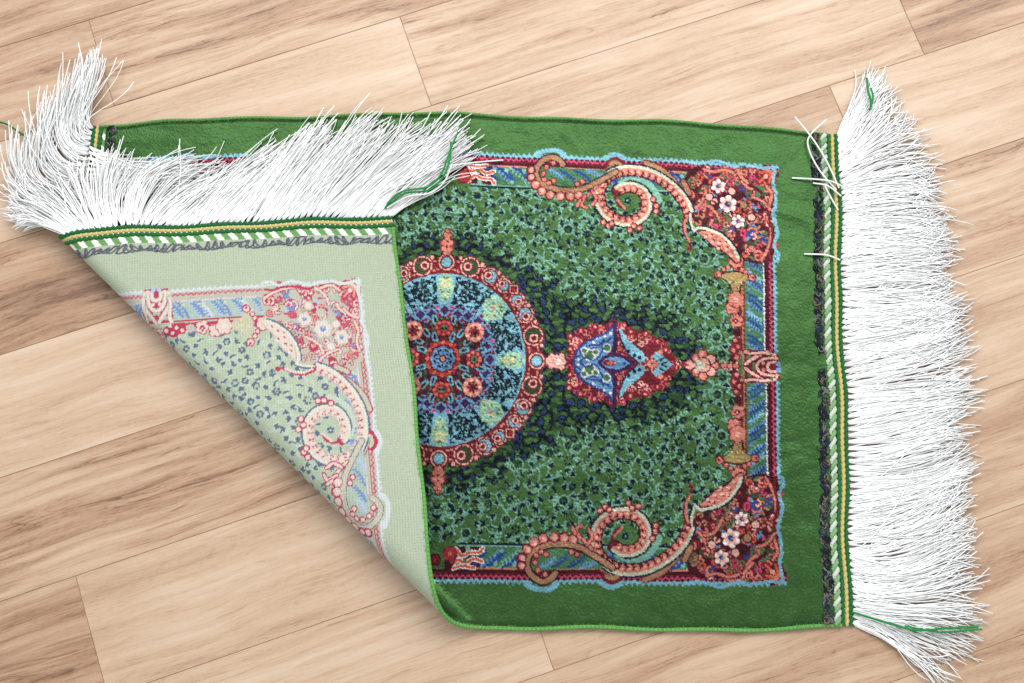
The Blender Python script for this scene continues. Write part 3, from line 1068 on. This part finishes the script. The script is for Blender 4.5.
for sg in (1, -1):
    # three chain-stitched cords: green, straw, green
    braid = bpy.data.objects.new('end_braid', None)
    COL.objects.link(braid)
    braid.parent = rug
    for k, (aa, col) in enumerate(((390.2, (40, 112, 52)), (394.2, (222, 200, 120)), (398.0, (28, 108, 56)))):
        n = 1500
        v = np.linspace(-LV - 1, LV + 1, n)
        ss = v * 2 * math.pi / 5.6 + k * 1.6
        p = along_end(sg, aa + .35 * np.sin(ss), v, np.full(n, .3 if k != 1 else .6))
        r = (2.15 if k != 1 else 1.9) * (.80 + .28 * np.abs(np.sin(ss / 2)))
        one_tube('cord', p, r, col, M_YARN, braid, 8)
    if sg > 0:
        # twisted white and green rope beside the pile
        rope = bpy.data.objects.new('twisted_rope', None)
        COL.objects.link(rope)
        rope.parent = rug
        for k, col in enumerate(((222, 230, 214), (140, 184, 130))):
            n = 900
            v = np.linspace(-LV, LV, n)
            hx = v * 2 * math.pi / 14 + .8 * np.sin(v / 19.0) + k * math.pi
            p = along_end(sg, 384.6 + 1.9 * np.cos(hx), v, 1.8 + 1.0 * np.sin(hx))
            one_tube('strand', p, 2.15 * (1 + .12 * np.sin(v * 3.1) + .12 * np.sin(v / 6.0)), col, M_YARN, rope, 8)
    # looped dark stitches over the pile's end
    cols = [(24, 28, 34), (30, 36, 56), (40, 48, 80), (78, 84, 74), (128, 112, 90), (30, 30, 34), (66, 92, 66), (24, 26, 32), (120, 122, 120), (22, 28, 44)]
    P_, R_, C_ = [], [], []
    for k in range(330 if sg > 0 else 330):
        m = 26
        vc = NPR.uniform(-LV + 1, LV - 1)
        if sg > 0 and abs(vc - (-8)) < 9:
            continue
        t = np.linspace(0, NPR.uniform(6, 14), m)
        a_ = 376 + NPR.uniform(-2.6, 2.6) + NPR.uniform(1.6, 3.6) * np.sin(t + NPR.uniform(0, 6))
        v_ = np.clip(vc + NPR.uniform(2, 4) * np.cos(t * NPR.uniform(.7, 1.2)) + t * NPR.uniform(-.5, .5), -LV, LV)
        a_ = np.clip(a_, 370, 383.5)
        P_.append(along_end(sg, a_, v_, PILE + .2 + NPR.uniform(-.3, .7) + .6 * np.sin(t * 1.3)))
        R_.append(np.full(m, NPR.uniform(.55, .9)))
        C_.append(lin(cols[NPR.integers(0, len(cols))]))
    V, F, C = tubes(np.array(P_), np.array(R_), np.array(C_), 5)
    make_mesh('loop_stitch', V, F, M_YARN, rug, color=C)
    # the same stitches seen on the weave side: one thin grey running thread
    n = 3600
    t = np.linspace(0, 1, n)
    v = -LV + 2 * (LV) * t
    loop = v * 2 * math.pi / 8.6
    amp = 3.3 + 1.2 * np.sin(v / 7.3)
    for q in range(2):
        p = along_end(sg, 376 + amp * np.sin(loop + q * 2.1 + np.sin(v / 11.0)), np.clip(v + 3.2 * np.cos(loop * 1.0 + q + .8 * np.sin(v / 5.0)), -LV, LV), np.full(n, -.35))
        one_tube('running_stitch', p, .62, (92, 98, 116) if q else (120, 124, 138), M_YARN, rug, 5)


# --- fringes
def wp(x, y, z):
    q = floor_pt(x, y, z)
    return np.array([q[0], q[1], z])


def bez(p0, p1, p2, p3, k):
    t = np.linspace(0, 1, k)[:, None]
    return (1 - t) ** 3 * p0 + 3 * (1 - t) ** 2 * t * p1 + 3 * (1 - t) * t * t * p2 + t ** 3 * p3


def fringe(name, vs, sg, guides, key, per, seed, zmid, zend, spread=.10, jitlen=.13, rogue=.03, zfloor=None, step=6.3, lock=.10, mean=1.0, messy=None, wave=4.5):
    """bundles of threads knotted at the rug's end; guides give the lie of the bundle at a root (key = v): mid point and tip"""
    rg = np.random.default_rng(seed)
    gk = np.array([g[0] for g in guides], float)
    gm = np.array([wp(g[1], g[2], zmid) for g in guides])
    gt = np.array([wp(g[3], g[4], zend) for g in guides])
    o = np.argsort(gk)
    gk, gm, gt = gk[o], gm[o], gt[o]
    K = 16
    P_, R_, C_ = [], [], []
    lk = np.linspace(-LV - 20, LV + 20, 34)           # neighbouring bundles hang together in locks
    lock_a, lock_l = rg.normal(0, lock, 34), rg.normal(0, lock * .55, 34)
    wav_a, wav_p = rg.normal(0, wave, 34), np.cumsum(rg.normal(0, .8, 34))
    v = vs[0]
    while v < vs[1]:
        clump = rg.normal(0, spread * .5) + np.interp(v, lk, lock_a)
        clen = mean + rg.normal(0, jitlen * .4) + np.interp(v, lk, lock_l)
        mess = 1.0 if messy is None else messy(v)
        for _ in range(per):
            vv = v + rg.uniform(-2.2, 2.2)
            if abs(vv) > LV + 1:
                continue
            root = along_end(sg, 398.6 + rg.uniform(-.6, .6), np.array([v + (vv - v) * .6]), np.array([rg.uniform(-.6, .9)]))[0]
            kv = vv + rg.normal(0, 3.0)
            mid = np.array([np.interp(kv, gk, gm[:, c]) for c in range(3)])
            tip = np.array([np.interp(kv, gk, gt[:, c]) for c in range(3)])
            an = clump + rg.normal(0, spread) * mess
            if rg.random() < rogue * mess:
                an += rg.normal(0, .3)
            ln = clen * (1 + rg.normal(0, jitlen))
            ca, sa = math.cos(an), math.sin(an)

            def turn(q, f):
                d = (q - root) * f
                return np.array([root[0] + ca * d[0] - sa * d[1], root[1] + sa * d[0] + ca * d[1], q[2]])
            m_ = turn(mid, 1 + (ln - 1) * .5)
            t_ = turn(tip, ln)
            m_[2] = zmid * rg.uniform(.55, 1.5)
            t_[2] = zend * rg.uniform(.35, 1.7)
            side = np.cross(t_ - root, [0, 0, 1.0])
            side /= np.linalg.norm(side) + 1e-9
            wob = rg.normal(0, 3.2, 2) * mess
            b1 = root + (m_ - root) * .62 + side * wob[0]
            b2 = m_ + (t_ - m_) * .42 + side * wob[1]
            b1[2] = max(b1[2], root[2] * .5 + m_[2] * .5)
            p = bez(root, b1, b2, t_, K)
            u = np.linspace(0, 1, K)
            p += side * ((np.sin(u * 4.6 + np.interp(v, lk, wav_p)) - np.sin(np.interp(v, lk, wav_p))) * u * (np.interp(v, lk, wav_a) + rg.normal(0, .8)))[:, None]
            p += side * (np.sin(u * rg.uniform(5, 11) + rg.uniform(0, 6)) * u * rg.uniform(.3, 2.3))[:, None]
            p += side * (np.clip(u - .72, 0, 1) ** 1.5 * rg.normal(0, 22) * mess)[:, None]
            if zfloor is not None:
                p[:, 2] = np.maximum(p[:, 2], zfloor(p))
            P_.append(p)
            R_.append(np.full(K, rg.uniform(.45, .66)) * np.linspace(1.05, .9, K))
            C_.append(np.full(3, rg.uniform(.58, .84)) * np.array([1, 1, .99]))
        v += step * rg.uniform(.93, 1.07)
    V, F, C = tubes(np.array(P_), np.array(R_), np.array(C_), 4)
    return make_mesh(name, V, F, M_WHITE, rug, color=C)


def v_of_y(y):      # root level in the photograph -> v on the right-hand end
    vs = np.linspace(-LV, LV, 200)
    P = along_end(1, 398.0, vs, np.zeros(200)) * S
    rel = P - CAM
    Z = rel @ FWD
    ys = 341.5 - FPX * (rel @ UP) / Z
    return float(np.interp(y, ys, vs))


def v_of_x(x):      # root abscissa -> v on the folded-over end
    vs = np.linspace(-110, LV, 260)
    P = along_end(-1, 398.0, vs, np.zeros(260)) * S
    rel = P - CAM
    xs = 512 + FPX * (rel @ RIGHT) / (rel @ FWD)
    o = np.argsort(xs)
    return float(np.interp(x, xs[o], vs[o]))


def rug_floor(p):
    """height the threads lie on: the floor, or the pile of the rug"""
    q = p - RC
    a, b = q @ RA, q @ RB
    on = (np.abs(a) < 388) & (np.abs(b) < LV * bulge(a))
    return np.where(on, Z0 + PILE + 2.2, .8)


def floor_only(p):
    return np.full(len(p), .8)


G = [(145, 855, 116, 872, 66), (156, 866, 122, 898, 90), (170, 880, 140, 922, 116), (190, 886, 165, 938, 156), (215, 892, 200, 944, 200), (240, 900, 230, 953, 232),
     (270, 905, 264, 962, 262), (310, 908, 306, 967, 298), (360, 910, 356, 970, 342), (410, 910, 406, 974, 388), (460, 910, 458, 975, 434), (510, 905, 512, 975, 482),
     (545, 900, 554, 977, 514), (575, 900, 590, 979, 552), (596, 905, 610, 980, 592), (610, 895, 613, 984, 628), (619, 892, 624, 962, 668)]
guides = [(v_of_y(g[0]),) + g[1:] for g in G]
fr_r = fringe('fringe', (-LV + 2, LV - .5), 1, guides, None, 24, 21, 6.0, 4.0, zfloor=floor_only, spread=.055, jitlen=.075, mean=.89, lock=.085, messy=lambda v: 1.2 if v < -225 else 2.3 if v < -120 else (1.5 if v < 0 else (1.2 if v < 150 else 2.0)))

G = [(390, 430, 184, 482, 150), (378, 424, 172, 478, 132), (350, 396, 166, 450, 126), (320, 362, 168, 416, 124), (300, 338, 166, 386, 132), (280, 315, 162, 362, 116),
     (250, 284, 170, 338, 118), (220, 252, 178, 304, 138), (190, 216, 184, 266, 154), (160, 180, 188, 224, 160), (130, 136, 192, 176, 164), (110, 102, 196, 122, 160),
     (95, 76, 198, 68, 162), (80, 52, 204, 30, 178), (68, 42, 214, 16, 206)]
guides = [(v_of_x(g[0]),) + g[1:] for g in G]
v_crease = v_of_x(66)
fr_l = fringe('fringe', (v_crease, LV - .5), -1, guides, None, 27, 22, 12.0, 9.0, zfloor=rug_floor, spread=.06, jitlen=.09, lock=.10, mean=.90, rogue=.012)
# the threads of the part of that end which is not folded over
G = [(-248, 78, 130, 86, 54), (-238, 66, 146, 74, 58), (-222, 48, 160, 62, 72), (-204, 30, 172, 48, 90), (-188, 18, 182, 36, 108), (-172, 10, 190, 26, 132),
     (-150, 12, 200, 12, 166), (-135, 30, 206, 6, 198), (-122, 46, 214, 20, 220)]
fr_t = fringe('fringe', (-LV + 1, -118), -1, G, None, 20, 23, 16.0, 14.0, zfloor=floor_only, spread=.07, jitlen=.1, lock=.07, mean=.94, wave=3.5)

# and those of its threads that were caught under the flap and lie to the right over the pile
G = [(-232, 110, 164, 142, 163), (-200, 116, 170, 170, 166), (-165, 122, 177, 196, 170), (-130, 122, 184, 200, 174)]
fr_c = fringe('fringe', (-225, -125), -1, G, None, 10, 24, 9.0, 7.0, zfloor=rug_floor, spread=.06, jitlen=.12, lock=.06, rogue=0.0)


def strand(pts, r, col, parent, name='loose_thread', mat=None):
    P = smooth(np.array([wp(*p) for p in pts]), False, 1.2)
    return one_tube(name, P, r, col, mat or M_YARN, parent, 6)


GREEN = (38, 150, 74)
for pts in ([(385, 208, 13), (392, 199, 17), (404, 191, 20), (427, 187, 21), (440, 176, 22), (447, 160, 23), (451, 148, 22), (458, 132, 18)],
            [(386, 208, 12), (394, 201, 16), (406, 193, 19), (429, 190, 20), (443, 177, 22), (450, 158, 23), (451, 142, 20)]):
    strand(pts, 1.1, GREEN, fr_l)
strand([(387, 208, 13), (397, 202, 17), (410, 196, 20), (430, 193, 21), (444, 182, 22), (452, 164, 21)], .8, (232, 234, 228), fr_l)
strand([(418, 178, 14), (440, 168, 20), (470, 163, 17), (503, 160, 9)], .7, (236, 236, 232), fr_l)
strand([(867, 78, 12), (868, 90, 13), (871, 102, 13), (870, 110, 11)], 1.3, GREEN, fr_r)
strand([(871, 88, 13), (873, 98, 13), (870, 110, 11)], 1.0, GREEN, fr_r)
strand([(852, 612, 5), (885, 622, 9), (915, 630, 10), (950, 628, 10), (978, 627, 8)], 1.2, GREEN, fr_r)
strand([(905, 626, 10), (940, 632, 10), (982, 629, 8)], 1.0, GREEN, fr_r)
strand([(-6, 121, 4), (6, 124, 5), (16, 130, 6), (30, 140, 8)], 1.1, (40, 120, 60), fr_t)
for pts in ([(839, 188, 6), (826, 160, 11), (812, 138, 10), (795, 117, 8)], [(836, 190, 6), (818, 168, 11), (808, 146, 10), (811, 134, 9), (826, 120, 8)],
            [(842, 186, 6), (830, 181, 9), (812, 179, 9), (792, 178, 7)], [(840, 260, 6), (826, 255, 9), (804, 254, 7)], [(841, 196, 6), (828, 186, 9), (813, 183, 8)],
            [(838, 210, 5), (830, 196, 8), (824, 184, 8)]):
    strand(pts, .85, (236, 236, 232), rug, 'stray_thread', M_WHITE)
for pts in ([(846, 140, 4), (850, 126, 5), (846, 112, 4)],):
    strand(pts, .7, (236, 236, 232), fr_r)

fr_r['label'] = 'loose white fringe spread over the floor at the flat end'
fr_l['label'] = 'white fringe of the folded-over edge lying across the pile'
fr_t['label'] = 'white fringe tuft swept upwards at the far left corner'
# ------------------------------------------------------------------ floor
TH = math.radians(19.0)
FU = np.array([math.cos(TH), math.sin(TH), 0])
FV = np.array([-FU[1], FU[0], 0])
EDGES = [-545, -430, -316, -202, -83, 33, 153, 267, 374.5, 478, 590, 705]
JOINTS = [[-300, 500], [-700, 422, 1100], [-900, -67, 700], [-472, 180, 900], [-800, 60, 900], [-900, 100, 404, 1000], [-150, 512, 1300], [-800, 3, 900], [-310, 500], [-60, 700], [120, 900]]
# (tone: 0 pale .. 1 dark, streakiness) of the planks by row and order
TONE = {(8, 0): (.52, .6), (8, 1): (.50, .9), (8, 2): (.4, .6), (7, 0): (.2, .3), (7, 1): (.10, .35), (7, 2): (.27, .85), (6, 0): (.74, .75), (6, 1): (.20, .7), (6, 2): (.66, .7),
        (5, 0): (.2, .4), (5, 1): (.14, .45), (5, 2): (.52, .6), (5, 3): (.14, .5), (4, 1): (.46, 1.0), (4, 2): (.40, .8), (3, 0): (.72, .75), (3, 1): (.17, .4), (3, 2): (.26, .6),
        (2, 1): (.22, .7), (2, 2): (.36, .6), (1, 0): (.4, .5), (1, 1): (.38, .6), (1, 2): (.12, .4), (9, 0): (.62, .6), (9, 1): (.58, .7)}
V, F, UVS, CC = [], [], [], []


def plank(u0, v0, u1, v1, tone, streak, seed):
    rg = random.Random(seed)
    g, dp = .30, .7
    ou, ov = rg.uniform(0, 60), rg.uniform(0, 60)
    n = len(V)
    rings = [(0.30, -dp), (g, -.25), (g + .35, 0.0)]
    for ins, z in rings:
        for (u, v) in ((u0 + ins, v0 + ins), (u1 - ins, v0 + ins), (u1 - ins, v1 - ins), (u0 + ins, v1 - ins)):
            p = FU * u + FV * v
            V.append((p[0], p[1], z))
            UVS.append((u * .01 + ou, v * .01 + ov))
            CC.append((tone, streak, rg.random()))
    for r in range(2):
        for k in range(4):
            F.append((n + r * 4 + k, n + r * 4 + (k + 1) % 4, n + (r + 1) * 4 + (k + 1) % 4, n + (r + 1) * 4 + k))
    F.append((n + 8, n + 9, n + 10, n + 11))


rr = random.Random(3)
for r in range(len(EDGES) - 1):
    js = [-1500] + [j for j in JOINTS[r]] + [1500]
    js = sorted(set(js))
    for k in range(len(js) - 1):
        tone, st = TONE.get((r, k), (rr.uniform(.15, .6), rr.uniform(.3, .8)))
        plank(js[k], EDGES[r], js[k + 1], EDGES[r + 1], tone, st, r * 17 + k * 5 + 2)
n = len(V)
for (u, v) in ((-1700, -700), (1700, -700), (1700, 900), (-1700, 900)):
    p = FU * u + FV * v
    V.append((p[0], p[1], -.65))
    UVS.append((u * .01, v * .01))
    CC.append((.85, .3, .5))
F.append((n, n + 1, n + 2, n + 3))


def floor_material():
    m, nt, N, L, P = mat_new('printed_oak_planks')
    uv = N.new('ShaderNodeUVMap')
    uv.uv_map = 'UVMap'
    at = N.new('ShaderNodeAttribute')
    at.attribute_name = 'dye'
    sep = N.new('ShaderNodeSeparateColor')
    L.new(at.outputs['Color'], sep.inputs['Color'])

    def mapped(sx, sy, rot=0.0, src=None):
        mp = N.new('ShaderNodeMapping')
        mp.inputs['Scale'].default_value = (sx, sy, 1)
        mp.inputs['Rotation'].default_value = (0, 0, rot)
        L.new(src or uv.outputs['UV'], mp.inputs['Vector'])
        return mp.outputs['Vector']

    def noise(vec, scale=1.0, detail=4.0, rough=.55, dist=0.0):
        t = N.new('ShaderNodeTexNoise')
        setin(t, Scale=scale, Detail=detail, Roughness=rough, Distortion=dist)
        L.new(vec, t.inputs['Vector'])
        return t.outputs['Fac']

    def rng(x, a, b, c, d):
        t = N.new('ShaderNodeMapRange')
        setin(t, From_Min=a, From_Max=b, To_Min=c, To_Max=d)
        L.new(x, t.inputs['Value'])
        return t.outputs['Result']

    def mth(op, x, y=None):
        t = N.new('ShaderNodeMath')
        t.operation = op
        for i, q in enumerate((x, y)):
            if q is None:
                continue
            if isinstance(q, (int, float)):
                t.inputs[i].default_value = q
            else:
                L.new(q, t.inputs[i])
        return t.outputs['Value']

    # the grain wanders slowly across the plank
    wn = N.new('ShaderNodeTexNoise')
    setin(wn, Scale=.55, Detail=1.0)
    L.new(uv.outputs['UV'], wn.inputs['Vector'])
    wv = N.new('ShaderNodeVectorMath')
    wv.operation = 'MULTIPLY_ADD'
    L.new(wn.outputs['Color'], wv.inputs[0])
    wv.inputs[1].default_value = (0, .22, 0)
    L.new(uv.outputs['UV'], wv.inputs[2])
    src = wv.outputs['Vector']
    broad = noise(mapped(.42, 3.2, 0, src), 1, 3, .5, .3)
    mid = noise(mapped(.55, 13, 0, src), 1, 5, .65, .5)
    fine = noise(mapped(2.2, 52, 0, src), 1, 4, .7)
    pore = noise(mapped(8.5, 92, .012, src), 1, 2, .6)
    ring = N.new('ShaderNodeTexWave')
    ring.wave_type = 'BANDS'
    ring.bands_direction = 'Y'
    setin(ring, Scale=1.6, Distortion=7.0, Detail=2.0, Detail_Scale=.7)
    L.new(mapped(.22, 1.5, 0, src), ring.inputs['Vector'])
    vein = noise(mapped(.33, 5.2, 0, src), 1, 3, .55, .8)
    veinline = rng(mth('ABSOLUTE', mth('SUBTRACT', vein, .5)), 0, .020, 1, 0)
    val = mth('ADD', mth('MULTIPLY', rng(broad, .3, .7, -.5, .5), .70), mth('MULTIPLY', rng(mid, .3, .7, -.5, .5), .30))
    val = mth('ADD', val, mth('MULTIPLY', rng(fine, .3, .7, -.5, .5), .30))
    val = mth('ADD', val, mth('MULTIPLY', rng(ring.outputs['Fac'], 0, 1, -.5, .5), mth('MULTIPLY', sep.outputs['Green'], .22)))
    grit = noise(mapped(22, 46, 0, src), 1, 3, .7)
    val = mth('ADD', val, mth('MULTIPLY', rng(grit, .3, .7, -.5, .5), .10))
    amt = rng(sep.outputs['Green'], 0, 1, .62, 1.15)
    val = mth('ADD', mth('MULTIPLY', val, amt), sep.outputs['Red'])
    val = mth('ADD', val, mth('MULTIPLY', mth('MULTIPLY', veinline, rng(mid, .42, .62, 0, 1)), mth('MULTIPLY', sep.outputs['Green'], .5)))
    vein2 = noise(mapped(.24, 3.1, .03, src), 1, 4, .6, 1.4)
    d2 = mth('SUBTRACT', vein2, .47)
    vl2 = rng(mth('ABSOLUTE', d2), 0, .012, 1, 0)
    halo = mth('MULTIPLY', rng(d2, 0, .09, 1, 0), rng(d2, -.004, 0, 0, 1))      # darker summer wood on one side of the line
    val = mth('ADD', val, mth('MULTIPLY', mth('ADD', mth('MULTIPLY', vl2, rng(mid, .40, .62, .1, 1)), mth('MULTIPLY', halo, .30)), mth('MULTIPLY', sep.outputs['Green'], .50)))
    val = mth('ADD', val, mth('MULTIPLY', rng(pore, .55, .63, 0, 1), mth('MULTIPLY', rng(broad, .35, .65, .2, 1), .26)))
    rp = N.new('ShaderNodeValToRGB')
    el = rp.color_ramp.elements
    el[0].position, el[0].color = 0.0, (*FLOOR_C[0], 1)
    el[1].position, el[1].color = 1.0, (*FLOOR_C[3], 1)
    for pz, cz in ((.33, FLOOR_C[1]), (.66, FLOOR_C[2])):
        e = el.new(pz)
        e.color = (*cz, 1)
    sc_ = rng(val, -.3, 1.3, 0, 1)
    L.new(sc_, rp.inputs['Fac'])
    L.new(rp.outputs['Color'], P.inputs['Base Color'])
    L.new(rng(fine, .3, .7, .34, .50), P.inputs['Roughness'])
    P.inputs['Specular IOR Level'].default_value = .42
    bp = N.new('ShaderNodeBump')
    setin(bp, Strength=.25, Distance=.0003)
    L.new(mth('ADD', mth('MULTIPLY', fine, .6), pore), bp.inputs['Height'])
    L.new(bp.outputs['Normal'], P.inputs['Normal'])
    return m


FLOOR_C = [lin((234, 209, 184)), lin((217, 184, 153)), lin((188, 148, 116)), lin((126, 88, 64))]
fl_ob = make_mesh('floor', V, F, floor_material(), None, color=np.array(CC), uv=np.array(UVS), smooth_shade=False)
fl_ob['kind'] = 'structure'

# ------------------------------------------------------------------ light: a large soft window light from the upper right, and a bright room
def area(name, loc, target, size, power, col):
    li = bpy.data.lights.new(name, 'AREA')
    li.shape = 'RECTANGLE'
    li.size, li.size_y = size
    li.energy = power
    li.color = col
    o = bpy.data.objects.new(name, li)
    o.location = loc
    from mathutils import Vector
    d = Vector(target) - Vector(loc)
    o.rotation_euler = d.to_track_quat('-Z', 'Y').to_euler()
    COL.objects.link(o)
    return o


area('window_light', (.10, .74, 1.08), (0, .05, 0), (1.7, .75), LIGHT_W, (1.0, .985, .96))

w = bpy.data.worlds.new('World')
SC.world = w
w.use_nodes = True
bg = w.node_tree.nodes['Background']
bg.inputs['Color'].default_value = (.93, .97, 1.0, 1)
bg.inputs['Strength'].default_value = WORLD_S

# ------------------------------------------------------------------ camera
cd = bpy.data.cameras.new('camera')
cam = bpy.data.objects.new('camera', cd)
COL.objects.link(cam)
cam.location = CAM
cam.rotation_euler = (TILT, 0, 0)
cd.sensor_width = 36.0
cd.lens = FPX * 36.0 / 1024
cd.clip_start = .02
cd.clip_end = 50
SC.camera = cam
SC.cycles.diffuse_bounces = 8
SC.cycles.max_bounces = 12
SC.view_settings.view_transform = 'Standard'
SC.view_settings.look = 'None'
SC.view_settings.exposure = 0
SC.view_settings.gamma = 1
